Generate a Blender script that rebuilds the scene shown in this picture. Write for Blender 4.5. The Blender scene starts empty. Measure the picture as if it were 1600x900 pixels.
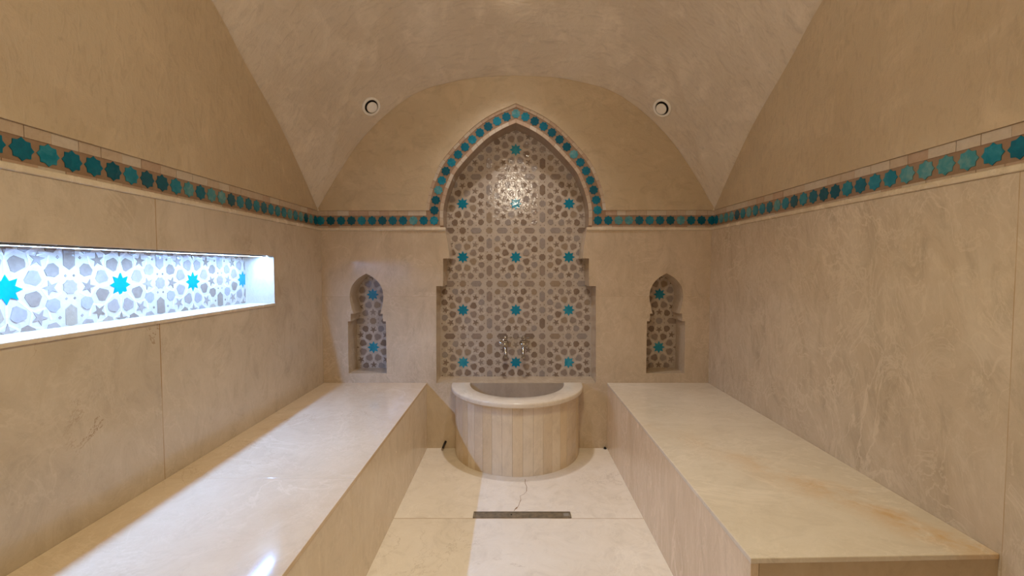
import bpy, bmesh, math, random
from mathutils import Vector, Matrix
from mathutils.geometry import tessellate_polygon
random.seed(7)
SC = bpy.context.scene
COL = SC.collection
PI = math.pi

# ------------------------------------------------------------------ room numbers (metres, z up, back wall at y=0)
XL, XR = -1.292, 1.313          # faces of the marble dado, left and right
YF = -3.80                      # wall behind the camera
REC = .035                      # the tile frieze and plaster sit this far behind the dado
DADO = 1.476
BENCH = .45
CX = .012                       # axis of the big arch

# ------------------------------------------------------------------ mesh helpers
class MB:
    def __init__(s): s.v = []; s.f = []; s.m = []
    def vert(s, p): s.v.append(tuple(p)); return len(s.v)-1
    def face(s, idx, m=0): s.f.append(tuple(idx)); s.m.append(m)
    def poly(s, pts, m=0): s.face([s.vert(p) for p in pts], m)
    def box(s, a, b, m=0):
        x0,y0,z0 = a; x1,y1,z1 = b
        i = [s.vert(p) for p in ((x0,y0,z0),(x1,y0,z0),(x1,y1,z0),(x0,y1,z0),(x0,y0,z1),(x1,y0,z1),(x1,y1,z1),(x0,y1,z1))]
        for q in ((0,3,2,1),(4,5,6,7),(0,1,5,4),(1,2,6,5),(2,3,7,6),(3,0,4,7)): s.face([i[k] for k in q], m)
    def prism(s, pts, M, d0, d1, m=0, cap0=True, cap1=True):
        """outline pts (u,v) mapped by M(u,v,d) from depth d0 to d1"""
        a = [s.vert(M(u,v,d0)) for u,v in pts]; b = [s.vert(M(u,v,d1)) for u,v in pts]
        n = len(pts)
        if cap0: s.face(a, m)
        if cap1: s.face(b[::-1], m)
        for k in range(n): s.face((a[k], b[k], b[(k+1)%n], a[(k+1)%n]), m)
    def plate(s, outer, holes, M, d0, depth_outer=0, depth_holes=(), m=0, mh=None, skip=None):
        """flat face with holes at depth d0, and walls going back along its outline and holes"""
        loops = [outer]+list(holes)
        flat = [p for l in loops for p in l]
        ids = [s.vert(M(u,v,d0)) for u,v in flat]
        for t in tessellate_polygon([[Vector((u,v,0)) for u,v in l] for l in loops]):
            s.face([ids[k] for k in t], m)
        o = 0
        for li, l in enumerate(loops):
            d = depth_outer if li == 0 else depth_holes[li-1]
            if d:
                a = ids[o:o+len(l)]; b = [s.vert(M(u,v,d0+d)) for u,v in l]
                for k in range(len(l)):
                    if skip and li == 0 and skip(l[k], l[(k+1)%len(l)]): continue
                    s.face((a[k], b[k], b[(k+1)%len(l)], a[(k+1)%len(l)]), m if (li == 0 or mh is None) else mh)
            o += len(l)
    def lathe(s, prof, seg=24, at=(0,0,0), axis='z', m=0, a0=0, a1=2*PI):
        """prof: (radius, height) pairs"""
        closed = abs(a1-a0-2*PI) < 1e-6
        n = seg if closed else seg+1
        rings = []
        for r,h in prof:
            ring = []
            for k in range(n):
                t = a0+(a1-a0)*k/seg
                p = {'z':(r*math.cos(t), r*math.sin(t), h), 'y':(r*math.cos(t), -h, r*math.sin(t)), 'x':(h, r*math.cos(t), r*math.sin(t))}[axis]
                ring.append(s.vert((p[0]+at[0], p[1]+at[1], p[2]+at[2])))
            rings.append(ring)
        for a,b in zip(rings, rings[1:]):
            for k in range(n if closed else n-1):
                s.face((a[k], a[(k+1)%n], b[(k+1)%n], b[k]), m)
    def tube(s, path, rad, seg=12, m=0, caps=True):
        rings = []; up = Vector((.3,.2,.93)).normalized()
        path = [Vector(p) for p in path]
        for i,p in enumerate(path):
            t = (path[min(i+1,len(path)-1)]-path[max(i-1,0)]).normalized()
            a = t.cross(up); a = a.normalized() if a.length > 1e-4 else t.cross(Vector((1,0,0))).normalized()
            b = t.cross(a)
            r = rad[i] if isinstance(rad,(list,tuple)) else rad
            rings.append([s.vert(p+a*r*math.cos(2*PI*k/seg)+b*r*math.sin(2*PI*k/seg)) for k in range(seg)])
        for a,b in zip(rings, rings[1:]):
            for k in range(seg): s.face((a[k], a[(k+1)%seg], b[(k+1)%seg], b[k]), m)
        if caps: s.face(rings[0][::-1], m); s.face(rings[-1], m)
    def build(s, name, mats, parent=None, smooth=False, bevel=0, recalc=True, angle=35):
        me = bpy.data.meshes.new(name)
        me.from_pydata(s.v, [], s.f)
        mats = mats if isinstance(mats,(list,tuple)) else [mats]
        for mt in mats: me.materials.append(mt)
        for p,mi in zip(me.polygons, s.m): p.material_index = mi
        bm = bmesh.new(); bm.from_mesh(me)
        bmesh.ops.remove_doubles(bm, verts=bm.verts, dist=1e-6)
        if recalc: bmesh.ops.recalc_face_normals(bm, faces=bm.faces)
        if smooth:
            for f in bm.faces: f.smooth = True
            for e in bm.edges:
                if len(e.link_faces) == 2 and e.calc_face_angle(0) > math.radians(angle): e.smooth = False
        bm.to_mesh(me); bm.free()
        o = bpy.data.objects.new(name, me); COL.objects.link(o)
        if parent: o.parent = parent
        if bevel:
            b = o.modifiers.new('edge', 'BEVEL'); b.width = bevel; b.segments = 2; b.limit_method = 'ANGLE'; b.angle_limit = math.radians(40)
        return o

def tag(o, label=None, cat=None, group=None, kind=None):
    if label: o['label'] = label
    if cat: o['category'] = cat
    if group: o['group'] = group
    if kind: o['kind'] = kind
    return o
def empty(name, loc, label, cat, group=None, kind=None):
    o = bpy.data.objects.new(name, None); COL.objects.link(o); o.location = loc; o.empty_display_size = .05
    return tag(o, label, cat, group, kind)

# ------------------------------------------------------------------ materials
def srgb(r, g, b):
    f = lambda c: (c/255)/12.92 if c/255 <= .04045 else ((c/255+.055)/1.055)**2.4
    return (f(r), f(g), f(b), 1)
class G:
    def __init__(s, name):
        s.mat = bpy.data.materials.new(name); s.mat.use_nodes = True
        s.nt = s.mat.node_tree; s.nt.nodes.clear()
        s.out = s.n('ShaderNodeOutputMaterial'); s.bsdf = s.n('ShaderNodeBsdfPrincipled')
        s.nt.links.new(s.bsdf.outputs[0], s.out.inputs[0])
        s.co = s.n('ShaderNodeTexCoord').outputs['Object']
    def n(s, t, **kw):
        nd = s.nt.nodes.new(t)
        for k,v in kw.items(): setattr(nd, k, v)
        return nd
    def put(s, sock, v):
        if hasattr(v, 'is_linked') or isinstance(v, bpy.types.NodeSocket): s.nt.links.new(v, sock)
        else: sock.default_value = v
    def noise(s, vec, scale, detail=5, rough=.55, dist=0.):
        nd = s.n('ShaderNodeTexNoise'); s.put(nd.inputs['Vector'], vec)
        nd.inputs['Scale'].default_value = scale; nd.inputs['Detail'].default_value = detail
        nd.inputs['Roughness'].default_value = rough; nd.inputs['Distortion'].default_value = dist
        return nd.outputs[0]
    def math(s, op, a, b=0., c=0., clamp=False):
        nd = s.n('ShaderNodeMath', operation=op, use_clamp=clamp)
        for k,v in enumerate((a,b,c)): s.put(nd.inputs[k], v)
        return nd.outputs[0]
    def rng(s, v, a, b, c=0., d=1.):
        nd = s.n('ShaderNodeMapRange'); nd.clamp = True
        for k,x in enumerate((v,a,b,c,d)): s.put(nd.inputs[k], x)
        return nd.outputs[0]
    def mix(s, f, a, b, blend='MIX'):
        nd = s.n('ShaderNodeMix', data_type='RGBA', blend_type=blend)
        s.put(nd.inputs[0], f); s.put(nd.inputs[6], a); s.put(nd.inputs[7], b)
        return nd.outputs[2]
    def mapping(s, vec, loc=(0,0,0), rot=(0,0,0), scale=(1,1,1)):
        nd = s.n('ShaderNodeMapping'); s.put(nd.inputs[0], vec)
        nd.inputs[1].default_value = loc; nd.inputs[2].default_value = rot; nd.inputs[3].default_value = scale
        return nd.outputs[0]
    def sep(s, vec):
        nd = s.n('ShaderNodeSeparateXYZ'); s.put(nd.inputs[0], vec); return nd.outputs
    def bump(s, h, strength, dist):
        nd = s.n('ShaderNodeBump'); nd.inputs['Strength'].default_value = strength; nd.inputs['Distance'].default_value = dist
        s.put(nd.inputs['Height'], h); s.put(s.bsdf.inputs['Normal'], nd.outputs[0])
    def vadd(s, a, b):
        nd = s.n('ShaderNodeVectorMath', operation='ADD'); s.put(nd.inputs[0], a); s.put(nd.inputs[1], b); return nd.outputs[0]
    def vscale(s, a, f):
        nd = s.n('ShaderNodeVectorMath', operation='SCALE'); s.put(nd.inputs[0], a); s.put(nd.inputs['Scale'], f); return nd.outputs[0]

def marble(name, dark, mid, light, vein=.5, crack=.4, seams=(), rough=.16, seed=0., stretch=(1,1,1), stain=None, seam_col=(150,118,78), spots=.0, rot=(0,0,0), dense=0., mott=.5):
    """polished crema limestone; seams: (axis, position, half width) joints between its slabs"""
    g = G(name)
    co = g.co
    axes = g.sep(co)
    vec = g.vadd(co, (seed, seed*1.7, seed*.6))
    seamf = None
    for ax, pos, hw in seams:
        side = g.math('GREATER_THAN', axes[ax], pos)
        vec = g.vadd(vec, g.vscale((3.17,1.73,2.31), side))
        d = g.math('ABSOLUTE', g.math('SUBTRACT', axes[ax], pos))
        line = g.rng(d, hw*.45, hw*1.3, 1., 0.)
        seamf = line if seamf is None else g.math('MAXIMUM', seamf, line)
    vec = g.mapping(vec, rot=rot, scale=stretch)
    cloud = g.noise(vec, 1.5, 6, .6, .6)
    fine = g.noise(vec, 11, 9, .68, .3)
    grain = g.noise(vec, 70, 4, .6)
    c = g.mix(g.rng(cloud, .32, .68), srgb(*dark), srgb(*light))
    c = g.mix(g.rng(fine, .3, .72, 0., .9), c, srgb(*mid))
    c = g.mix(g.rng(fine, .56, .8, 0., .45), c, srgb(*light))
    c = g.mix(g.rng(grain, .56, .75, 0., .16), c, srgb(*dark))
    mo = g.noise(g.mapping(vec, loc=(3.3,7.1,5.9), scale=(1,1,.55)), 7.5, 8, .72, 1.1)
    c = g.mix(g.rng(mo, .50, .70, 0., mott), c, srgb(*[int(x*.90) for x in dark]))
    c = g.mix(g.rng(mo, .47, .30, 0., mott*.8), c, srgb(*[min(255,int(x*1.03)) for x in light]))
    # light wisps
    w = g.noise(g.mapping(vec, loc=(5.2,1.1,3.3)), 2.6, 7, .62, 1.3)
    w = g.rng(g.math('ABSOLUTE', g.math('SUBTRACT', w, .5)), .0, .022, 1., 0.)
    msk = g.rng(g.noise(vec, 2.1, 3), .46-.1*dense, .66-.08*dense)
    w2 = g.noise(g.mapping(vec, loc=(9.2,4.1,7.3)), 6.5, 6, .6, 1.6)
    w2 = g.rng(g.math('ABSOLUTE', g.math('SUBTRACT', w2, .5)), .0, .03, 1., 0.)
    msk2 = g.rng(g.noise(g.mapping(vec, loc=(2.,8.,1.)), 3.3, 3), .5-.16*dense, .68-.12*dense)
    wv = g.math('MAXIMUM', g.math('MULTIPLY', w, msk), g.math('MULTIPLY', g.math('MULTIPLY', w2, msk2), .7))
    c = g.mix(g.math('MULTIPLY', wv, vein), c, srgb(*[min(255,int(x*1.045)) for x in light]))
    # brown hairlines
    k = g.noise(g.mapping(vec, loc=(1.7,6.3,2.9)), 1.7, 9, .66, .7)
    k = g.rng(g.math('ABSOLUTE', g.math('SUBTRACT', k, .5)), .0, .0045, 1., 0.)
    km = g.rng(g.noise(g.mapping(vec, loc=(4.,3.,9.)), 1.6, 2), .52, .62)
    c = g.mix(g.math('MULTIPLY', g.math('MULTIPLY', k, km), crack), c, srgb(134,98,58))
    if dense:
        w3 = g.noise(g.mapping(vec, loc=(6.6,2.4,8.8), scale=(1,1,.45)), 15, 6, .62, 1.8)
        w3 = g.rng(g.math('ABSOLUTE', g.math('SUBTRACT', w3, .5)), 0., .028, 1., 0.)
        m3 = g.rng(g.noise(g.mapping(vec, loc=(1.,2.,6.)), 4., 4), .45, .62)
        c = g.mix(g.math('MULTIPLY', g.math('MULTIPLY', w3, m3), .45*dense), c, srgb(*[min(255,int(x*1.05)) for x in light]))
    if spots:
        vo = g.n('ShaderNodeTexVoronoi'); g.put(vo.inputs['Vector'], vec); vo.inputs['Scale'].default_value = 9
        c = g.mix(g.rng(vo.outputs['Distance'], .03, .055, spots, 0.), c, srgb(112,80,48))
    if stain:
        # golden mineral vein along a line a->b on a horizontal slab
        (ax_, ay_), (bx_, by_), wd = stain
        L = math.hypot(bx_-ax_, by_-ay_); ux, uy = (bx_-ax_)/L, (by_-ay_)/L
        px = g.math('SUBTRACT', axes[0], ax_); py = g.math('SUBTRACT', axes[1], ay_)
        t = g.math('ADD', g.math('MULTIPLY', px, ux), g.math('MULTIPLY', py, uy))
        q = g.math('SUBTRACT', g.math('MULTIPLY', px, uy), g.math('MULTIPLY', py, ux))
        q = g.math('ADD', q, g.math('MULTIPLY', g.math('SUBTRACT', g.noise(co, 4.5, 5, .6), .5), .22))
        f = g.math('MULTIPLY', g.rng(g.math('ABSOLUTE', q), 0., wd, 1., 0.), g.rng(t, 0., L, .15, 1.))
        f = g.math('MULTIPLY', f, g.rng(g.noise(co, 9, 6, .65), .36, .62))
        c = g.mix(g.math('MULTIPLY', f, .75), c, srgb(206,150,62))
    if seamf is not None:
        br = g.rng(g.noise(co, 6, 3), .35, .6, .45, 1.)
        c = g.mix(g.math('MULTIPLY', seamf, br), c, srgb(*seam_col))
    g.put(g.bsdf.inputs['Base Color'], c)
    g.put(g.bsdf.inputs['Roughness'], g.rng(fine, .3, .7, rough*.8, rough*1.25))
    g.bsdf.inputs['Specular IOR Level'].default_value = .45
    g.bump(g.noise(vec, 5, 3), .05, .004)
    return g.mat

def plaster(name, a, b, seed=0., rough=.42, bumpy=.22):
    """hand-burnished lime plaster"""
    g = G(name)
    v = g.vadd(g.co, (seed, seed*.7, seed*1.3))
    big = g.noise(v, 1.3, 5, .55, .4); mid = g.noise(v, 6, 8, .66, .5)
    strk = g.noise(g.mapping(v, rot=(.5,.8,.3), scale=(1,4.2,1.6)), 9, 6, .6, .9)
    c = g.mix(g.rng(big, .3, .7), srgb(*a), srgb(*b))
    c = g.mix(g.rng(mid, .50, .70, 0., .65), c, srgb(*[min(255,int(x*1.06)) for x in b]))
    c = g.mix(g.rng(strk, .52, .72, 0., .5), c, srgb(*[int(x*.9) for x in a]))
    k = g.noise(g.mapping(v, loc=(3,1,2)), 1.2, 8, .6, .8)
    k = g.rng(g.math('ABSOLUTE', g.math('SUBTRACT', k, .5)), 0., .003, .3, 0.)
    c = g.mix(g.math('MULTIPLY', k, g.rng(g.noise(v, 1.1, 2), .55, .65)), c, srgb(100,74,44))
    g.put(g.bsdf.inputs['Base Color'], c)
    g.put(g.bsdf.inputs['Roughness'], g.rng(mid, .3, .7, rough*.85, rough*1.2))
    h = g.math('ADD', g.math('MULTIPLY', strk, .5), g.math('ADD', mid, g.math('MULTIPLY', big, .8)))
    g.bump(h, bumpy, .02)
    return g.mat

def glaze(name, base, pale, amount=.35, rough=.14, scale=28, bumpy=.25):
    g = G(name)
    n1 = g.noise(g.co, scale, 5, .6, .6)
    c = g.mix(g.rng(n1, .42, .75, 0., amount*1.6), srgb(*base), srgb(*pale))
    c = g.mix(g.rng(g.noise(g.co, scale*3.3, 4), .5, .8, 0., .25), c, srgb(*[int(x*.78) for x in base]))
    g.put(g.bsdf.inputs['Base Color'], c)
    g.bsdf.inputs['Roughness'].default_value = rough
    g.bump(g.noise(g.co, 45, 3, .5), bumpy, .004)
    return g.mat

def metal(name, col, rough, bump=0.):
    g = G(name)
    n1 = g.noise(g.co, 60, 4)
    g.put(g.bsdf.inputs['Base Color'], g.mix(g.rng(n1, .4, .7, 0., .5), srgb(*col), srgb(*[int(x*.72) for x in col])))
    g.bsdf.inputs['Metallic'].default_value = 1
    g.put(g.bsdf.inputs['Roughness'], g.rng(n1, .3, .7, rough*.7, rough*1.3))
    if bump: g.bump(n1, bump, .002)
    return g.mat
def plain(name, col, rough=.5, var=.12):
    g = G(name)
    n1 = g.noise(g.co, 35, 5)
    g.put(g.bsdf.inputs['Base Color'], g.mix(g.rng(n1, .35, .7), srgb(*col), srgb(*[int(x*(1-var)) for x in col])))
    g.bsdf.inputs['Roughness'].default_value = rough
    return g.mat
def glow(name, col, strength):
    g = G(name)
    g.put(g.bsdf.inputs['Base Color'], (.9,.9,.9,1)); g.bsdf.inputs['Roughness'].default_value = .4
    g.bsdf.inputs['Emission Color'].default_value = col; g.bsdf.inputs['Emission Strength'].default_value = strength
    return g.mat

MD, MM, ML = (186,167,143), (199,181,159), (211,195,174)
M_LEFT = marble('marble_left', MD, MM, ML, vein=.4, crack=.8, dense=.3, mott=.55, seams=[(1,-1.402,.0020)], seam_col=(158,122,78), seed=1.3, spots=.1)
M_RIGHT = marble('marble_right', MD, (198,177,153), ML, vein=.75, crack=.12, dense=1., mott=.6, seams=[(1,-1.843,.0011)], seam_col=(172,142,106), seed=4.1, stretch=(1,1.1,.8), rough=.2, rot=(.5,0,0))
M_BACK = marble('marble_back', (188, 166, 138), (202, 181, 154), (216, 197, 172), vein=.5, crack=.15, dense=.5, mott=.5, seams=[(2,1.035,.0006)], seam_col=(178,150,118), seed=7.7, rough=.14)
M_FRONT = marble('marble_front', MD, MM, ML, seed=9.4)
M_FLOOR = marble('marble_floor', (230, 216, 198), (238, 226, 211), (243, 233, 221), vein=.55, crack=.35, seams=[(1,-.868,.0024),(1,-1.95,.0024)], seed=2.2, rough=.2, seam_col=(178,142,98))
M_FACER = marble('marble_face_right', (212, 186, 156), (223, 199, 170), (230, 209, 183), vein=.8, crack=.1, dense=.8, mott=.4, seed=8.3, rough=.22, stretch=(1,1.8,.6), rot=(.4,0,0))
M_LEDGE = marble('marble_ledge', (202,182,154), (212,194,168), (224,210,188), vein=.4, crack=.1, seed=.4, rough=.25)
M_RIM = marble('marble_rim', (220, 204, 184), (228, 214, 196), (236, 226, 212), vein=.4, crack=.1, seed=.9, rough=.16)
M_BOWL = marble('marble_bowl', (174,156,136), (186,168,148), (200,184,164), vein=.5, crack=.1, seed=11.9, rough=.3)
M_ST = [marble('marble_stave_%s' % n, d, m_, l, vein=.5, crack=.12, seed=sd, rough=.22) for n,d,m_,l,sd in (
    ('pale', (216,196,170), (226,208,184), (234,220,198), 12.1), ('tan', (204,182,154), (215,195,168), (226,208,183), 13.7), ('honey', (210,186,152), (220,198,166), (230,210,180), 15.2))]
P_VAULT = plaster('plaster_vault', (202,184,160), (220,205,184), seed=.6, bumpy=.5)
P_LUN = plaster('plaster_lunette', (190,167,134), (203,183,152), seed=3.4, bumpy=.42)
STRAP = glaze('tile_strap', (190,175,158), (202,188,172), .4, .09, 30, .4)
STRAP2 = glaze('tile_strap_line', (206,192,176), (214,202,188), .4, .16, 30, .45)
PIECE = [glaze('tile_piece_%s' % n, c, p, .5, .1, 30, .5) for n,c,p in (('taupe',(148,131,117),(160,143,129)), ('brown',(132,112,95),(145,125,108)), ('grey',(152,140,131),(164,152,143)), ('sand',(154,134,112),(164,145,124)))]
TEAL = [glaze('tile_teal_%s' % n, c, p, a, .1, 34, .4) for n,c,p,a in (('deep',(0,100,124),(16,126,146),.35), ('mid',(10,120,144),(66,154,170),.4), ('pale',(66,140,150),(126,166,166),.6), ('dark',(0,84,104),(6,104,122),.3))]
STARBLUE = [glaze('tile_star_%s' % n, c, p, a, .1, 16, .35) for n,c,p,a in (('turquoise',(0,128,156),(10,146,170),.25), ('sky',(10,138,164),(70,172,188),.5))]
GROUND = glaze('tile_ground', (150,122,98), (162,136,112), .4, .24, 30, .25)
BRICK = [glaze('tile_brick_%s' % n, c, p, .5, .16, 30, .35) for n,c,p in (('cream',(190,168,144),(202,182,160)), ('rose',(182,154,130),(194,168,146)), ('ivory',(198,182,162),(208,194,176)))]
GROUT = plain('grout', (140,116,90), .8)
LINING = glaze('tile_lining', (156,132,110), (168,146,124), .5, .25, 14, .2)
CHROME = metal('chrome', (196,192,186), .07)
STEEL = plain('tarnished_steel', (132,116,94), .32, .3)
DARK = plain('black_rubber', (22,18,14), .45)
HOLE = plain('dark_gap', (26,20,15), .9)
WHITE = plain('vent_enamel', (240,234,224), .4, .04)
ALU = metal('aluminium_channel', (200,200,200), .35)
LED = glow('led_diffuser', (.23,.47,1.,1), 228)
LAMP = glow('lamp_lens', (1.,.90,.78,1), 90)

# ------------------------------------------------------------------ wall maps: (u, v, depth into the wall)
MBK = lambda u,v,d: (u, d, v)
MLF = lambda u,v,d: (XL-d, u, v)
MRT = lambda u,v,d: (XR+d, u, v)

# ------------------------------------------------------------------ outlines
def spline(pts, n=10):
    """Catmull-Rom through points"""
    out = []
    P = [pts[0]]+list(pts)+[pts[-1]]
    for i in range(1, len(P)-2):
        p0,p1,p2,p3 = P[i-1],P[i],P[i+1],P[i+2]
        for k in range(n):
            t = k/n
            out.append(tuple(.5*((2*p1[j])+(-p0[j]+p2[j])*t+(2*p0[j]-5*p1[j]+4*p2[j]-p3[j])*t*t+(-p0[j]+3*p1[j]-3*p2[j]+p3[j])*t**3) for j in (0,1)))
    out.append(tuple(pts[-1])); return out
def mirror(half, cx):
    """half: (half width, z) from bottom to apex -> closed outline"""
    return [(cx+w,z) for w,z in half]+[(cx-w,z) for w,z in half[::-1] if w > 1e-6]

ARCH_Z0 = 1.500
ARCH = spline([(.488,ARCH_Z0),(.4895,1.56),(.4875,1.62),(.477,1.68),(.459,1.745),(.437,1.80),(.403,1.87),(.318,1.971),(.202,2.083),(.101,2.149),(.0,2.194)], 6)
def offset(d):
    """the arch line moved outward, mitred at the apex"""
    out = []
    for i,(w,z) in enumerate(ARCH):
        a = ARCH[max(i-1,0)]; b = ARCH[min(i+1,len(ARCH)-1)]
        tx,tz = b[0]-a[0], b[1]-a[1]; l = math.hypot(tx,tz); tx/=l; tz/=l
        if i == 0: tx,tz = 0.,1.
        out.append((w+tz*d, z-tx*d))
    (w,z) = out[-1]; a = ARCH[-2]; b = ARCH[-1]
    s = (b[1]-a[1])/(a[0]-b[0])
    out.append((0., z+w*s)) if d > 0 else None
    if d <= 0:
        pass
    return out
def at_arch(d, z_low):
    """offset line cut at height z_low"""
    o = offset(d); o = [p for p in o if p[1] > z_low+1e-4]
    return [(o[0][0], z_low)]+o

# niche outline in the marble part (below the ledge)
M_LOW = [(.5405,.447),(.5355,1.105),(.490,1.105),(.488,1.290),(.446,1.290),(.4505,1.345),(.4575,1.40),(.465,1.44),(.472,DADO)]
SMALL = [(.129,.514),(.1285,.868),(.109,.868),(.108,.919),(.089,.919)]+spline([(.092,.925),(.103,.965),(.1125,1.02),(.1115,1.06),(.098,1.105),(.066,1.148),(.030,1.174),(.0,1.190)], 5)
CL, CR = -.9925, 1.0205
DEEP, DEEPS = .19, .175

# ------------------------------------------------------------------ BACK WALL
bw = MB()
outer = [(XL,0),(XR,0),(XR,DADO),(CX+.472,DADO)]+[(CX+w,z) for w,z in M_LOW[::-1][1:]]+[(CX-w,z) for w,z in M_LOW]+[(XL,DADO)]
low = set((round(CX+s*w,5),round(z,5)) for w,z in M_LOW for s in (1,-1))
isniche = lambda p: (round(p[0],5),round(p[1],5)) in low
bw.plate(outer, [mirror(SMALL, CL), mirror(SMALL, CR)], MBK, 0, DEEP, (DEEPS, DEEPS), skip=lambda a,b: not (isniche(a) and isniche(b)) or (a[1] == DADO and b[1] == DADO))
# top of the slab, back to the frieze
for x0,x1 in ((XL,CX-.472),(CX+.472,XR)): bw.poly([MBK(x0,DADO,0),MBK(x1,DADO,0),MBK(x1,DADO,REC),MBK(x0,DADO,REC)])
wall_back = bw.build('wall_back', M_BACK)
tag(wall_back, 'beige marble back wall with a tall arched niche between two small niches', 'wall', kind='structure')

# vault heights
def interp(x, X, Y):
    if x <= X[0]: return Y[0]
    for i in range(1, len(X)):
        if x <= X[i]:
            return Y[i-1]+(Y[i]-Y[i-1])*(x-X[i-1])/(X[i]-X[i-1])
    return Y[-1]
def dense(X, Y):
    # smooth table: evaluate Catmull-Rom parametric curve through the points
    s = spline(list(zip(X,Y)), 12); return [p[0] for p in s], [p[1] for p in s]
ZAx, ZAy = dense([0,.24,.41,.645,.86,1.05,1.213,1.30,1.345], [2.498,2.486,2.459,2.391,2.247,2.054,1.817,1.672,1.60])
ZBx, ZBy = dense([0,.1,.241,.5,.81,1.044,1.4,1.935], [1.60,1.69,1.818,2.03,2.223,2.380,2.53,2.62])
zA = lambda x: interp(abs(x-.0105), ZAx, ZAy)
def zB(y):
    d = REC-y; d = min(d, 3.87-d)
    return interp(max(d,0), ZBx, ZBy)
def ceil(x, y):
    """shallow dome whose edges are the four wall arches, with a soft fold rising from each corner"""
    a, b = zA(x)-1.6, zB(y)-1.6
    d = REC-y; d = max(min(d, 3.87-d), 0)
    off = 1.3375-abs(x-.0105)
    fold = math.exp(-abs(off-1.22*d)/.045)*min(1, max(d,0)/.12)*max(0, 1-d/.75)
    return 1.6+a+b-.2*a*b-.026*fold

TOP = 1.613
XLu, XRu = XL-REC, XR+REC       # plane of frieze and plaster
# plaster lunette on the back wall (in front of the frieze plane by .008)
arc = []
n = 70
for k in range(n+1):
    x = XRu+(XLu-XRu)*k/n
    arc.append((x, max(zA(x)+.004, TOP+.002)))
band = at_arch(.116, TOP)
lun = [(XRu,TOP)]+arc+[(XLu,TOP)]+[(CX-w,z) for w,z in band[:-1]]+[(CX,band[-1][1])]+[(CX+w,z) for w,z in band[::-1][1:]]
lm = MB(); lm.plate(lun, [], MBK, REC-.009, .014)
lm.build('plaster_lunette', P_LUN, wall_back, bevel=.004)

# lining of the arch between the frieze and the mosaic
ln = MB()
full = [(CX+w,z) for w,z in ARCH]+[(CX-w,z) for w,z in ARCH[::-1][1:]]
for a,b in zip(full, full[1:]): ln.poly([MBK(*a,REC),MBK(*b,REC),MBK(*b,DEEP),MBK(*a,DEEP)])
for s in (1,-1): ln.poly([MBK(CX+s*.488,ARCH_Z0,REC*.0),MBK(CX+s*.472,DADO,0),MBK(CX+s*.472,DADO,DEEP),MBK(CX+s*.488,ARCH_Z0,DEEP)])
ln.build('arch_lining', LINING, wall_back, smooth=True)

# ------------------------------------------------------------------ frieze pieces
def star_pts(cx, cz, R, ratio, n, rot):
    return [(cx+(R if k%2==0 else R*ratio)*math.cos(rot+PI*k/n), cz+(R if k%2==0 else R*ratio)*math.sin(rot+PI*k/n)) for k in range(2*n)]
Z_BAND0, Z_BAND1, Z_LOW = 1.514, 1.579, 1.499
PITCH = .0697
WT = (0,0,0,1,1,1,2,2,3,3)
def bricks_h(mb, M, u0, u1, z0, z1, d, size):
    u = u0
    while u < u1-1e-4:
        w = min(size*random.uniform(.85,1.15), u1-u)
        if u1-u-w < size*.3: w = u1-u
        mb.prism([(u+.0008,z0+.0008),(u+w-.0008,z0+.0008),(u+w-.0008,z1-.0008),(u+.0008,z1-.0008)], M, d-random.uniform(.0015,.0028), d+.001, 1+random.choice((0,0,1,2)), cap1=False)
        u += w
def moulding(mb, M, u0, u1, zc=1.4865, h=.0105, out=.007):
    """rounded ledge strip along the top of the marble"""
    prof = [(DADO+.0005, REC), (DADO+.0005, -.003), (DADO+.003, -out+.001), (zc, -out), (zc+h-.003, -out+.002), (zc+h, -out+.006), (zc+h, REC)]
    for a,b in zip(prof, prof[1:]):
        mb.poly([M(u0,a[0],a[1]),M(u1,a[0],a[1]),M(u1,b[0],b[1]),M(u0,b[0],b[1])])
    for u in (u0,u1): mb.poly([M(u,z,d) for z,d in prof])

def frieze(name, label, runs, M, starts):
    """runs: (u0,u1) straight stretches; starts: (first star centre, step sign) per run"""
    base = MB()
    for u0,u1 in runs: base.poly([M(u0,DADO,REC),M(u1,DADO,REC),M(u1,TOP+.004,REC),M(u0,TOP+.004,REC)])
    return base
def stars_h(mb, M, u0, u1, first, step):
    u = first
    while (u > u0+.012) and (u < u1-.012):
        c = star_pts(u, (Z_BAND0+Z_BAND1)/2, .0318, .80, 8, 0)
        c = [(min(max(a,u0),u1),b) for a,b in c]
        mb.prism(c, M, REC-.0026, REC-.0003, random.choice(WT), cap1=False)
        u += step

# -- back frieze with its arch
tb = MB()
oarch = at_arch(.118, Z_LOW)
pl = [(XLu,DADO),(CX-.47,DADO),(CX-.488,ARCH_Z0)]
outl = [(XLu,DADO),(CX-.488,DADO)]+[(CX-w,z) for w,z in ARCH[:-1]]+[(CX,ARCH[-1][1])]+[(CX+w,z) for w,z in ARCH[::-1][1:]]+[(CX+.488,DADO),(XRu,DADO),(XRu,TOP+.004)]
ob = at_arch(.12, TOP+.004)
outl += [(CX+w,z) for w,z in ob[:-1]]+[(CX,ob[-1][1])]+[(CX-w,z) for w,z in ob[::-1][1:]]+[(XLu,TOP+.004)]
tb.plate(outl, [], MBK, REC-.0006)
trim_b = tb.build('trim_1', GROUND)
tag(trim_b, 'turquoise star tile frieze along the back wall rising over the pointed arch', 'frieze', kind='structure')
sb = MB()
stars_h(sb, MBK, XLu, CX-.50, CX-.552, -PITCH)
stars_h(sb, MBK, CX+.50, XRu, CX+.552, PITCH)
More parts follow.
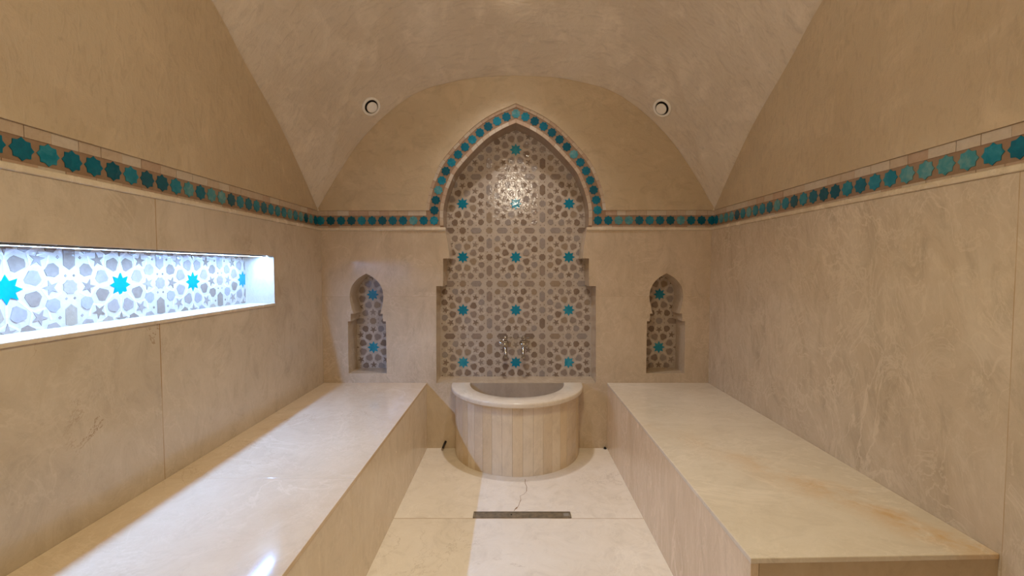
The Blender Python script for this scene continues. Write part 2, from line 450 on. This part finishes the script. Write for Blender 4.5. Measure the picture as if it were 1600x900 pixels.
# stars along the arch
mid = at_arch(.061, (Z_BAND0+Z_BAND1)/2)
acc = [0.]
for a,b in zip(mid, mid[1:]): acc.append(acc[-1]+math.hypot(b[0]-a[0], b[1]-a[1]))
tot = acc[-1]
for k in range(1, 15):
    s_ = tot*k/14
    i = next(j for j in range(1,len(acc)) if acc[j] >= s_-1e-9)
    f = (s_-acc[i-1])/(acc[i]-acc[i-1]); w = mid[i-1][0]+(mid[i][0]-mid[i-1][0])*f; z = mid[i-1][1]+(mid[i][1]-mid[i-1][1])*f
    ang = math.atan2(mid[i][1]-mid[i-1][1], mid[i][0]-mid[i-1][0])
    if k == 14: w = 0; z -= .006
    for sg in ((1,-1) if k < 14 else (1,)):
        mi = random.choice(WT) if k < 14 else 2
        sb.prism(star_pts(CX+sg*w, z, .0318, .80, 8, ang if sg > 0 else PI-ang), MBK, REC-.0032, REC-.0008, mi, cap1=False)
sb.build('star_tiles', TEAL, trim_b)
br = MB()
def brick_arch(d0, d1, z_low, size):
    a = at_arch(d0, z_low); b = at_arch(d1, z_low)
    # walk both lines by equal arc fraction
    def walk(line, f):
        ac = [0.]
        for p,q in zip(line, line[1:]): ac.append(ac[-1]+math.hypot(q[0]-p[0], q[1]-p[1]))
        s = f*ac[-1]
        for j in range(1,len(ac)):
            if ac[j] >= s-1e-9:
                t = (s-ac[j-1])/max(ac[j]-ac[j-1],1e-9); return (line[j-1][0]+(line[j][0]-line[j-1][0])*t, line[j-1][1]+(line[j][1]-line[j-1][1])*t)
        return line[-1]
    L = sum(math.hypot(q[0]-p[0], q[1]-p[1]) for p,q in zip(b,b[1:])); nb = max(3, round(L/size))
    for k in range(nb):
        f0, f1 = (k+.02)/nb, (k+.98)/nb
        fs = [f0+(f1-f0)*t/3 for t in range(4)]
        for sg in (1,-1):
            q = [walk(a,f) for f in fs]+[walk(b,f) for f in fs[::-1]]
            br.prism([(CX+sg*w,z) for w,z in q], MBK, REC-random.uniform(.003,.0045), REC, 1+random.choice((0,0,1,2)), cap1=False)
brick_arch(.001, .024, ARCH_Z0+.012, .052)
brick_arch(.096, .1165, TOP, .052)
for u0,u1,zz0,zz1 in ((XLu,CX-.604,Z_BAND1,TOP),(CX+.604,XRu,Z_BAND1,TOP),(XLu,CX-.51,Z_LOW,Z_BAND0-.002),(CX+.51,XRu,Z_LOW,Z_BAND0-.002)):
    bricks_h(br, MBK, u0, u1, zz0, zz1, REC-.0006, .068)
br.build('border_tiles', [GROUT]+BRICK, trim_b)
mo = MB(); moulding(mo, MBK, XLu, CX-.472); moulding(mo, MBK, CX+.472, XRu)
mo.build('ledge', M_LEDGE, trim_b, smooth=True)

# -- side friezes
for name, M, label in (('trim_2', MLF, 'turquoise star tile frieze along the left wall above the lit niche'), ('trim_3', MRT, 'turquoise star tile frieze along the plain right wall')):
    t = MB(); t.poly([M(YF,DADO,REC-.0006),M(REC,DADO,REC-.0006),M(REC,TOP+.004,REC-.0006),M(YF,TOP+.004,REC-.0006)])
    tr = tag(t.build(name, GROUND), label, 'frieze', kind='structure')
    s = MB(); stars_h(s, M, YF, REC, REC-.033, -PITCH); s.build('star_tiles', TEAL, tr)
    b = MB(); bricks_h(b, M, YF, REC, Z_BAND1, TOP, REC-.0006, .085); bricks_h(b, M, YF, REC, Z_LOW, Z_BAND0-.002, REC-.0006, .085)
    b.build('border_tiles', [GROUT]+BRICK, tr)
    mo = MB(); moulding(mo, M, YF, -.0); mo.build('ledge', M_LEDGE, tr, smooth=True)

# ------------------------------------------------------------------ LEFT WALL with its long niche
NY0, NY1, NZ0, NZ1, ND = -2.62, -.605, 1.039, 1.293, .157
lw = MB()
lw.plate([(YF,0),(0,0),(0,DADO),(YF,DADO)], [[(NY0,NZ0),(NY1,NZ0),(NY1,NZ1),(NY0,NZ1)]], MLF, 0, 0, (ND,))
lw.poly([MLF(YF,DADO,0),MLF(0,DADO,0),MLF(0,DADO,REC),MLF(YF,DADO,REC)])
wall_left = tag(lw.build('wall_left', M_LEFT), 'beige marble left wall with a long lit niche', 'wall', kind='structure')
def side_lunette(M, parent):
    pts = [(YF,TOP)]; m = 90
    top = [(REC+(YF-REC)*k/m) for k in range(m+1)]
    poly = [(YF,TOP),(REC,TOP)]+[(y, max(zB(y)+.006, TOP+.002)) for y in top]
    q = MB(); q.plate(poly, [], M, REC-.009, .014); q.build('plaster_lunette', P_LUN, parent, bevel=.004)
side_lunette(MLF, wall_left)
sl = MB(); sl.box((XL-ND+.001,NY0,NZ0-.013),(XL+.006,NY1-.0005,NZ0+.001)); sl.build('sill', M_LEDGE, wall_left, bevel=.002)

# ------------------------------------------------------------------ RIGHT WALL, WALL BEHIND THE CAMERA, FLOOR
rw = MB(); rw.poly([MRT(YF,0,0),MRT(0,0,0),MRT(0,DADO,0),MRT(YF,DADO,0)]); rw.poly([MRT(YF,DADO,0),MRT(0,DADO,0),MRT(0,DADO,REC),MRT(YF,DADO,REC)])
wall_right = tag(rw.build('wall_right', M_RIGHT), 'plain beige veined marble wall behind the right bench', 'wall', kind='structure')
side_lunette(MRT, wall_right)
fw = MB(); fw.poly([(XL-.1,YF,0),(XR+.1,YF,0),(XR+.1,YF,2.7),(XL-.1,YF,2.7)])
tag(fw.build('wall_front', M_FRONT), 'beige marble wall behind the camera', 'wall', kind='structure')

fl = MB(); fl.poly([(XL,YF,0),(XR,YF,0),(XR,0,0),(XL,0,0)])
crack = [(.062,-.455),(.060,-.503),(.068,-.545),(.065,-.60),(.050,-.63),(.029,-.649),(.033,-.69),(.026,-.716),(.020,-.75),(.004,-.779),(-.004,-.80)]
for (x0,y0),(x1,y1) in zip(crack, crack[1:]):
    w = random.uniform(.0008,.0017)
    fl.poly([(x0-w,y0,.0004),(x0+w,y0,.0004),(x1+w,y1,.0004),(x1-w,y1,.0004)], 1)
fl.poly([(.008,-.765,.0005),(.016,-.768,.0005),(.006,-.783,.0005),(.0,-.782,.0005)], 1)
fl.lathe([(.011,0),(.009,.007),(.004,.012),(0,.013)], 12, at=(.616,-.010,.0003), m=2)   # dark open joint in the far corner
floor = tag(fl.build('floor', [M_FLOOR, plain('crack_line', (150,112,68), .7), HOLE], recalc=False), 'pale beige marble floor between the two benches', 'floor', kind='structure')

# ------------------------------------------------------------------ CEILING (cross vault)
cm = MB()
nx, ny = 190, 260
xs = [XLu+(XRu-XLu)*i/nx for i in range(nx+1)]; ys = [REC+(YF-REC)*j/ny for j in range(ny+1)]
ids = [[cm.vert((x,y,ceil(x,y))) for y in ys] for x in xs]
for i in range(nx):
    for j in range(ny): cm.face((ids[i][j], ids[i][j+1], ids[i+1][j+1], ids[i+1][j]))
# small springer ledges in the two back corners
def springer(sx):
    x0 = XLu if sx < 0 else XRu; e = .022
    a = (x0, REC, TOP-.002); b = (x0-sx*e, REC, TOP-.002); c = (x0, REC-e, TOP-.002)
    t = (x0, REC, TOP+.05)
    m0 = (x0-sx*e*.62, REC-e*.62, TOP-.002)
    tb_ = (x0-sx*.05, REC-.004, TOP+.16); tc_ = (x0, REC-.06, TOP+.10)
    cm.poly([a,b,m0,c]); cm.poly([b,m0,t]); cm.poly([m0,c,t])
for sx in (-1,1): springer(sx)
ceiling = tag(cm.build('ceiling', P_VAULT, smooth=True, angle=50), 'sand coloured plaster cross vault over the room', 'ceiling', kind='structure')

# ------------------------------------------------------------------ MOSAIC PANELS
MOD = .3767
def mosaic(name, label, M, depth, outline, centres, box):
    """eight-fold star mosaic: a strap coloured field with thin glazed pieces laid in it"""
    mb = MB()
    mb.plate(outline, [], M, depth)
    u0,v0,u1,v1 = box
    seen = set()
    def piece(pts, mats, h=.0016, grow=1.):
        c = (sum(p[0] for p in pts)/len(pts), sum(p[1] for p in pts)/len(pts))
        if not (u0-.01 < c[0] < u1+.01 and v0-.01 < c[1] < v1+.01): return
        if any(abs(c[0]-a) < .004 and abs(c[1]-b) < .004 for a,b in seen): return
        seen.add(c)
        if grow != 1.: pts = [(c[0]+(a-c[0])*grow, c[1]+(b-c[1])*grow) for a,b in pts]
        pts = [(min(max(a,u0),u1), min(max(b,v0),v1)) for a,b in pts]
        tu, tv = random.gauss(0,.022), random.gauss(0,.022)     # hand-set: no two pieces lie quite level
        T = lambda u,v,d: M(u, v, d+((u-c[0])*tu+(v-c[1])*tv if d < depth else 0))
        mb.prism(pts, T, depth-h, depth+.0004, random.choice(mats), cap1=False)
    grey = (1,1,1,2,2,3,3,4)
    def local(cx, cz, ang, shape):
        c,s = math.cos(ang), math.sin(ang)
        return [(cx+MOD*(r*c-t*s), cz+MOD*(r*s+t*c)) for r,t in shape]
    petal = [(.152,-.014),(.152,.014),(.212,.060),(.240,.052),(.264,.034),(.264,-.034),(.240,-.052),(.212,-.060)]
    hexa = [(.326,-.022),(.326,.022),(.372,.054),(.414,.046),(.436,0),(.414,-.046),(.372,-.054)]
    diag = [(.432,0),(.466,.050),(.516,.050),(.535,.024),(.535,-.024),(.516,-.050),(.466,-.050)]
    for cx,cz in centres:
        piece(star_pts(cx, cz, .116*MOD, .60, 8, 0), (5,5,6), .0018)
        for k in range(8):
            a = k*PI/4
            piece(local(cx, cz, a+PI/8, petal), grey, grow=1.09)
            piece(local(cx, cz, a+PI/8, hexa), grey, grow=1.1)
            five = []
            for j in range(10):
                r = (.078 if j == 0 else .068) if j%2 == 0 else .025
                five.append((.335-r*math.cos(PI*j/5)*1.0, r*math.sin(PI*j/5)))
            piece(local(cx, cz, a, five), (1,2,2))
        for k in range(4): piece(local(cx, cz, PI/4+k*PI/2, diag), grey, grow=1.06)
        for dx,dz in ((.5,0),(-.5,0),(0,.5),(0,-.5),(.5,.5),(-.5,.5),(.5,-.5),(-.5,-.5)):
            piece(star_pts(cx+dx*MOD, cz+dz*MOD, .066*MOD, .86, 8, PI/8), (1,1,2,3,4))
        el = [(-.104,0),(-.066,.050),(.066,.050),(.104,0),(.066,-.050),(-.066,-.050)]
        for dx,dz,a in ((.5,.255,PI/2),(.5,-.255,PI/2),(-.5,.255,PI/2),(-.5,-.255,PI/2),(.255,.5,0),(-.255,.5,0),(.255,-.5,0),(-.255,-.5,0)):
            c,s = math.cos(a), math.sin(a)
            piece([(cx+MOD*(dx+p*c-q*s), cz+MOD*(dz+p*s+q*c)) for p,q in el], grey, grow=1.04)
            for e in (1,-1):
                ox, oz = (e*.098,0) if a else (0,e*.098)
                piece([(cx+MOD*(dx+ox+.014*p), cz+MOD*(dz+oz+.014*q)) for p,q in ((1,0),(0,1),(-1,0),(0,-1))], (1,2))
        for dx,dz in ((.5,0),(-.5,0),(0,.5),(0,-.5),(.5,.5),(-.5,.5),(.5,-.5),(-.5,-.5)):
            for ex in (1,-1):
                for ez in (1,-1):
                    ox, oz = (.037*ex,.098*ez) if dx else (.098*ex,.037*ez)
                    piece([(cx+MOD*(dx+ox+.012*p), cz+MOD*(dz+oz+.012*q)) for p,q in ((1,0),(0,1),(-1,0),(0,-1))], (1,2))
    # pale strap lines: pairs framing the hexagons, and spokes between the petals
    def line(a, b, w):
        l = math.hypot(b[0]-a[0], b[1]-a[1]); nx_, nz_ = -(b[1]-a[1])/l*w/2, (b[0]-a[0])/l*w/2
        q = [(a[0]+nx_,a[1]+nz_),(b[0]+nx_,b[1]+nz_),(b[0]-nx_,b[1]-nz_),(a[0]-nx_,a[1]-nz_)]
        if not any(u0 < p[0] < u1 and v0 < p[1] < v1 for p in q): return
        q = [(min(max(p[0],u0),u1), min(max(p[1],v0),v1)) for p in q]
        if abs(sum(q[i][0]*q[(i+1)%4][1]-q[(i+1)%4][0]*q[i][1] for i in range(4))) < 1e-6: return
        mb.prism(q, M, depth-lift[0], depth+.0004, 7, cap1=False); lift[0] += 2e-7
    lift = [.0007]
    us = sorted({round(c[0],4) for c in centres}); vs = sorted({round(c[1],4) for c in centres})
    for cx in us:
        for sg in (1,-1):
            line((cx+(.5+sg*.071)*MOD, v0), (cx+(.5+sg*.071)*MOD, v1), .026*MOD)
    for cz in vs:
        for sg in (1,-1):
            line((u0, cz+(.5+sg*.071)*MOD), (u1, cz+(.5+sg*.071)*MOD), .026*MOD)
    for cx,cz in centres:
        for k in range(8):
            c_, s_ = math.cos(k*PI/4), math.sin(k*PI/4)
            line((cx+.122*MOD*c_, cz+.122*MOD*s_), (cx+.262*MOD*c_, cz+.262*MOD*s_), .020*MOD)
            # chevron round each small star
            for sg in (1,-1):
                a_ = k*PI/4+sg*.30
                line((cx+.262*MOD*c_, cz+.262*MOD*s_), (cx+.345*MOD*math.cos(a_), cz+.345*MOD*math.sin(a_)), .020*MOD)
                line((cx+.345*MOD*math.cos(a_), cz+.345*MOD*math.sin(a_)), (cx+.425*MOD*math.cos(k*PI/4+sg*.10), cz+.425*MOD*math.sin(k*PI/4+sg*.10)), .018*MOD)
    o = mb.build(name, [STRAP]+PIECE+STARBLUE+[STRAP2])
    return tag(o, label, 'tile panel')
# big niche
X0, Z0 = CX, .550
half = [(w,z) for w,z in M_LOW]+[(w,z) for w,z in ARCH]
mosaic('mosaic_panel', 'tall pointed mosaic panel of beige strapwork and turquoise stars above the basin', MBK, DEEP-.0005,
       mirror([(w+.001,z) for w,z in half[:-1]]+[(0,ARCH[-1][1]+.001)], CX), [(X0+i*MOD, Z0+j*MOD) for j in range(-1,6) for i in range(-2,3)], (CX-.545,.447,CX+.545,2.19))
for nm, c, sx, lb in (('mosaic_panel', CL, -1.004, 'narrow mosaic panel with two turquoise stars in the small left niche'), ('mosaic_panel', CR, 1.0305, 'narrow mosaic panel with two turquoise stars in the small right niche')):
    mosaic(nm, lb, MBK, DEEPS-.0005, mirror([(w+.001,z) for w,z in SMALL], c), [(sx+i*MOD, .662+j*MOD) for j in range(-1,3) for i in (-1,0,1)], (c-.13,.514,c+.13,1.19))
mosaic('mosaic_panel', 'long horizontal mosaic strip with turquoise stars inside the lit left niche', MLF, ND-.0005,
       [(NY0,NZ0),(NY1,NZ0),(NY1,NZ1),(NY0,NZ1)], [(-.627-j*MOD, 1.166+i*MOD) for j in range(-1,7) for i in (-1,0,1)], (NY0,NZ0,NY1,NZ1))

# ------------------------------------------------------------------ LED STRIP under the niche soffit
led = empty('led_strip', (XL-.048, (NY0+NY1)/2, NZ1-.0004), 'bright cool white light strip along the top edge of the left niche', 'light strip')
hl = (NY1-NY0)/2-.004
c = MB(); c.box((-.011,-hl,-.006),(-.009,hl,0)); c.box((.009,-hl,-.006),(.011,hl,0)); c.box((-.011,-hl,-.0015),(.011,hl,0)); c.build('channel', ALU, led)
d = MB(); d.box((-.0088,-hl+.002,-.0055),(.0088,hl-.002,-.0018)); d.build('diffuser', LED, led)

# ------------------------------------------------------------------ BENCHES
def bench_left():
    b = empty('bench', (-.94,-1.5,0), 'long marble bench below the lit niche on the left', 'bench', 'marble benches along the side walls')
    ox, oy = -.94, -1.5
    L = lambda x,y,z: (x-ox,y-oy,z)
    for y0,y1 in ((-1.3935,-.0005),(-2.80,-1.3945)):
        t = MB(); t.box(L(XL+.0005,y0,BENCH-.016), L(-.592,y1,BENCH)); t.build('top_slab', M_BENCHL2, b, bevel=.0015)
    for y0,y1 in ((-1.4245,-.0005),(-2.798,-1.4255)):
        t = MB(); t.box(L(-.616,y0,.0005), L(-.594,y1,BENCH-.0165)); t.build('front_panel', M_FACEL2, b, bevel=.001)
    t = MB(); t.box(L(XL+.001,-2.798,.0005), L(-.617,-2.776,BENCH-.0165)); t.build('end_panel', M_FACEL2, b)
    return b
# bench pieces are modelled round the bench's own base, so their slab joints are real gaps, not shader lines
M_BENCHL2 = marble('marble_bench_left_top', (204,178,148), (214,190,162), (226,206,180), vein=.4, crack=.35, dense=.4, mott=.3, seed=5.5, rough=.085, stretch=(1,.8,1), spots=.12)
M_FACEL2 = marble('marble_bench_left_face', (212, 192, 166), (222, 205, 182), (230, 215, 194), vein=.4, crack=.25, seed=3.3, rough=.22)
bench_left()
RX, RY = .97, -.93
b = empty('bench', (RX,RY,0), 'marble bench with a golden stain against the plain right wall', 'bench', 'marble benches along the side walls')
L = lambda x,y,z: (x-RX,y-RY,z)
M_BENCHR2 = marble('marble_bench_right_top', (208, 192, 170), (217, 204, 186), (226, 214, 199), vein=.6, crack=.1, dense=.6, mott=.3, seed=6.1, rough=.17, stretch=(.8,1.2,1), stain=((.78-RX,-1.05-RY),(1.30-RX,-1.86-RY),.11))
M_ENDSHADE = marble('marble_bench_end_shaded', (184,160,130), (194,171,142), (204,183,156), vein=.4, crack=.1, seed=3.9, rough=.22)  # same bench marble; shade on this end face is put into the colour
t = MB()
q = [(.628,-.0005),(.628,-1.857),(1.3125,-1.838),(1.3125,-.0005)]
t.prism([(x-RX,y-RY) for x,y in q], lambda u,v,d: (u,v,d), BENCH-.016, BENCH); t.build('top_slab', M_BENCHR2, b, bevel=.0025)
t = MB(); t.box(L(.630,-1.854,.0005), L(.652,-.0005,BENCH-.0165)); t.build('front_panel', M_FACER, b, bevel=.001)
t = MB(); t.prism([(x-RX,y-RY) for x,y in ((.653,-1.854),(1.3125,-1.835),(1.3125,-1.815),(.653,-1.834))], lambda u,v,d: (u,v,d), .0005, BENCH-.0165); t.build('end_panel', M_ENDSHADE, b)

# ------------------------------------------------------------------ BASIN
BX = .018
bs = empty('basin', (BX,-.2,0), 'half round marble wash basin clad in vertical staves below the tall niche', 'basin')
def ell(a, b, n, t0=PI, t1=2*PI): return [(a*math.cos(t0+(t1-t0)*k/n), b*math.sin(t0+(t1-t0)*k/n)) for k in range(n+1)]
body = MB(); NS = 21
for k in range(NS):
    t0 = PI+PI*k/NS+.0014; t1 = PI+PI*(k+1)/NS-.0014
    o = [( .416*math.cos(t0+(t1-t0)*j/4), .428*math.sin(t0+(t1-t0)*j/4)) for j in range(5)]
    i = [( .398*math.cos(t0+(t1-t0)*j/4), .410*math.sin(t0+(t1-t0)*j/4)) for j in range(4,-1,-1)]
    body.prism([(x,min(y,-.001)+.2) for x,y in o+i], lambda u,v,d: (u,v,d), .0005, .4185, [0,1,0,1,2,0,1,2,0,0,2,0,0,1,0,2,1,1,2,1,1][k])
# grout core just behind the stave faces
body.prism([(x,min(y,-.002)+.2) for x,y in ell(.4145,.4265,60)+ell(.396,.408,60)[::-1]], lambda u,v,d: (u,v,d), .001, .418, 3)
body.build('body', M_ST+[GROUT], bs, smooth=True, angle=30)
rim = MB(); nn = 72
ro = ell(.440,.476,nn); ri = ell(.315,.352,nn)
prof = [(0,.420),(.0,.420)]
rings = []
def ring(fo, z, inner=False):
    src = ri if inner else ro
    r = []
    for x,y in src:
        l = math.hypot(x,y); r.append(rim.vert((x-x/l*fo, min(y-y/l*fo,-.001)+.2, z)))
    return r
R = [ring(.006,.420), ring(.0015,.4235), ring(0,.429), ring(0,.443), ring(.002,.4485), ring(.007,.452), ring(-.006,.452,True), ring(-.001,.450,True), ring(0,.445,True), ring(0,.42,True), ]
for a,c in zip(R, R[1:]+[R[0]]):
    for k in range(nn): rim.face((a[k],a[k+1],c[k+1],c[k]))
for e in (0,nn): rim.face([r[e] for r in R])
rim.build('rim', M_RIM, bs, smooth=True, angle=40)
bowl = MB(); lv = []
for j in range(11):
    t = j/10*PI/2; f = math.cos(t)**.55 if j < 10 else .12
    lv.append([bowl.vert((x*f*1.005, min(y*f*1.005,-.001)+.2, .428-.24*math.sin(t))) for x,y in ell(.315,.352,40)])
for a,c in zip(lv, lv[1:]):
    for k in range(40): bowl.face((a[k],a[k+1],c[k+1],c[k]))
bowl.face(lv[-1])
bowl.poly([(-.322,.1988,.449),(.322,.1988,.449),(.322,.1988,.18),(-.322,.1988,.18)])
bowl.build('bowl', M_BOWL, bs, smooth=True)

# ------------------------------------------------------------------ FAUCETS
def faucet(label, x, yaw):
    f = empty('faucet', (x, DEEP-.0025, .69), label, 'faucet', 'chrome faucets in the tall niche')
    f.rotation_euler = (0,0,yaw); f.scale = (1.35,1.15,1.)
    e = MB(); e.lathe([(0,.012),(.012,.012),(.016,.009),(.024,.006),(.027,.002),(.027,0),(0,0)], 28, axis='y'); e.build('escutcheon', CHROME, f, smooth=True)
    b_ = MB()
    b_.lathe([(.010,.004),(.010,.022),(.014,.024),(.014,.029),(.0105,.031),(.0105,.046),(.015,.050),(.017,.058),(.015,.068),(.009,.073),(0,.074)], 24, axis='y')
    b_.lathe([(.0125,-.012),(.0145,-.004),(.0145,.006),(.011,.012),(.011,.017),(.0155,.019),(.0155,.026),(.012,.029),(.0085,.033),(.0085,.040),(0,.041)], 24, at=(0,-.058,0))
    b_.build('body', CHROME, f, smooth=True)
    s = MB()
    pth = [(0,-.058,-.004),(0,-.060,-.020),(0,-.066,-.036),(0,-.074,-.050),(0,-.078,-.064),(0,-.078,-.078)]
    s.tube(pth, [.0105,.010,.009,.0085,.0085,.0085], 16)
    sp = s.build('spout', CHROME, f, smooth=True); s = MB()
    s.lathe([(.0,-.090),(.0065,-.090),(.0115,-.090),(.0115,-.084),(.0095,-.082),(.0095,-.074),(.011,-.071),(.009,-.069)], 20, at=(0,-.078,0))
    s.build('nozzle', CHROME, sp, smooth=True)
    h = MB()
    h.lathe([(0,.038),(.010,.038),(.0115,.042),(.0115,.050),(.008,.055),(.0075,.060),(0,.062)], 20, at=(0,-.058,0))
    for a in (0, PI/2):
        c_, s_ = math.cos(a), math.sin(a)
        for sg in (1,-1):
            ln_ = .034
            h.tube([(sg*.004*c_,-.058+sg*.004*s_,.047),(sg*.014*c_,-.058+sg*.014*s_,.048),(sg*.024*c_,-.058+sg*.024*s_,.049),(sg*.029*c_,-.058+sg*.029*s_,.0495),(sg*ln_*c_,-.058+sg*ln_*s_,.050)], [.0042,.0036,.0044,.0068,.0040], 12)
    h.build('cross_handle', CHROME, f, smooth=True)
    return f
faucet('left chrome cross handled faucet in the tall niche', -.074, .18)
faucet('right chrome cross handled faucet in the tall niche', .0715, -.10)

# ------------------------------------------------------------------ FLOOR DRAIN
dr = empty('floor_drain', (.036,-.838,0), 'narrow tarnished metal drain slot across the floor before the basin', 'drain')
hw, hd = .242, .028
m = MB()
for a,c_ in (((-hw,-hd,.0002),(hw,-hd+.004,.0032)),((-hw,hd-.004,.0002),(hw,hd,.0032)),((-hw,-hd+.004,.0002),(-hw+.005,hd-.004,.0032)),((hw-.005,-hd+.004,.0002),(hw,hd-.004,.0032))): m.box(a, c_)
m.build('frame', STEEL, dr)
m = MB(); m.box((-hw+.006,-hd+.005,.0003),(hw-.006,hd-.005,.0022))
m.build('cover', STEEL, dr, bevel=.0006)
m = MB(); m.lathe([(.0,.0027),(.0045,.0027),(.0045,.0021)], 14, at=(-.053,0,0))
m.build('lifting_hole', HOLE, dr)
m = MB(); m.box((hw-.036,-.013,.0021),(hw-.010,.012,.0029)); m.build('tape_patch', plain('grey_patch', (150,142,132), .5), dr)

# ------------------------------------------------------------------ HOSE STUB
hs = empty('hose_stub', (-.472,0,.0), 'short black hose stub low on the back wall left of the basin', 'hose')
m = MB(); m.tube([(.004,-.0008,.045),(.003,-.012,.044),(-.002,-.024,.034),(-.007,-.032,.022),(-.010,-.037,.012)], [.0075,.0078,.0075,.0072,.007], 14)
m.build('hose', DARK, hs, smooth=True)
m = MB(); m.tube([(-.010,-.037,.0125),(-.0125,-.041,.003)], .0078, 14); m.build('ferrule', CHROME, hs, smooth=True)

# ------------------------------------------------------------------ CEILING VENTS
def vent(label, x, y):
    e = .01
    z = ceil(x,y)
    nrm = Vector((-(ceil(x+e,y)-ceil(x-e,y))/(2*e), -(ceil(x,y+e)-ceil(x,y-e))/(2*e), 1)).normalized()*-1
    v = empty('ceiling_vent', (x,y,z), label, 'vent', 'round disc vents in the vault')
    v.rotation_mode = 'QUATERNION'; v.rotation_quaternion = nrm.to_track_quat('Z','Y')
    r = MB(); r.lathe([(.060,-.012),(.0615,.004),(.061,.008),(.056,.0115),(.050,.012),(.0455,.010),(.0435,.004),(.043,.0)], 40); r.build('ring', WHITE, v, smooth=True)
    k = MB(); k.lathe([(0,.0225),(.027,.0222),(.0335,.0205),(.0350,.0175),(.034,.014),(.012,.010),(.010,.002)], 40); k.build('disc', WHITE, v, smooth=True)
    h = MB(); h.lathe([(0,.0035),(.0438,.0035)], 32); h.build('throat', HOLE, v)
    return v
vent('white disc vent in the vault left of the arch', -.922, -.073)
vent('white disc vent in the vault right of the arch', .954, -.071)

# ------------------------------------------------------------------ CROWN DOWNLIGHT
dz = ceil(-.026,-.415)
dl = empty('downlight', (-.026,-.415,dz), 'small round recessed downlight at the crown of the vault, cut by the picture edge', 'ceiling light')
m = MB(); m.lathe([(.040,.004),(.041,-.002),(.038,-.006),(.031,-.007),(.029,-.003),(.029,.004)], 32); m.build('trim_ring', WHITE, dl, smooth=True)
m = MB(); m.lathe([(0,-.0075),(.014,-.007),(.024,-.005),(.0288,-.002)], 28); m.build('lens', LAMP, dl, smooth=True)

# ------------------------------------------------------------------ LAMPS
W = (1., .79, .55)
def lamp(name, kind, loc, power, rad=.05, size=2.5, blend=.8, col=W):
    l = bpy.data.lights.new(name, kind); l.energy = power; l.color = col; l.shadow_soft_size = rad
    if kind == 'SPOT': l.spot_size = size; l.spot_blend = blend
    o = bpy.data.objects.new(name, l); COL.objects.link(o); o.location = loc
    return o
P_KEY, P_SPOT, P_GLOBE = 55, 47, 15.8
W_KEY = (1.,.97,.98)
W_SPOT, W_GLOBE = (1.,.92,.56), (1.,.875,.69)
lamp('downlight_light', 'SPOT', (-.026,-.415,dz-.03), P_KEY, .04, 1.62, 1., col=W_KEY)
lamp('downlight_light', 'SPOT', (0,-2.05,2.5), P_SPOT, .05, 2.2, col=W_SPOT)
lamp('downlight_light', 'SPOT', (0,-3.0,2.45), P_SPOT*.5, .05, 2.2, col=W_SPOT)
lamp('globe_lamp_light', 'POINT', (0,-1.95,2.12), P_GLOBE, .09, col=W_GLOBE)

w = bpy.data.worlds.new('world'); SC.world = w; w.use_nodes = True
w.node_tree.nodes['Background'].inputs[0].default_value = (.02,.017,.014,1)

# ------------------------------------------------------------------ CAMERA
cam = bpy.data.cameras.new('camera'); co = bpy.data.objects.new('camera', cam); COL.objects.link(co)
cam.sensor_fit = 'HORIZONTAL'; cam.sensor_width = 36; cam.lens = 708.43/1600*36; cam.clip_start = .02
f = .0441; ya = -.0025; ro = .0009
co.location = (-.0073,-3.0386,1.2265)
Rz = Matrix.Rotation(-ya, 4, 'Z'); Rx = Matrix.Rotation(PI/2-f, 4, 'X'); Rr = Matrix.Rotation(-ro, 4, 'Z')
co.matrix_world = Matrix.Translation(co.location) @ Rz @ Rx @ Rr
SC.camera = co

SC.view_settings.view_transform = 'Standard'; SC.view_settings.look = 'None'
SC.view_settings.gamma = 1; SC.view_settings.use_curve_mapping = False
SC.view_settings.exposure = 0.0
SC.cycles.max_bounces = 10; SC.cycles.diffuse_bounces = 6
SC.cycles.use_denoising = True
SC.cycles.sample_clamp_indirect = 6
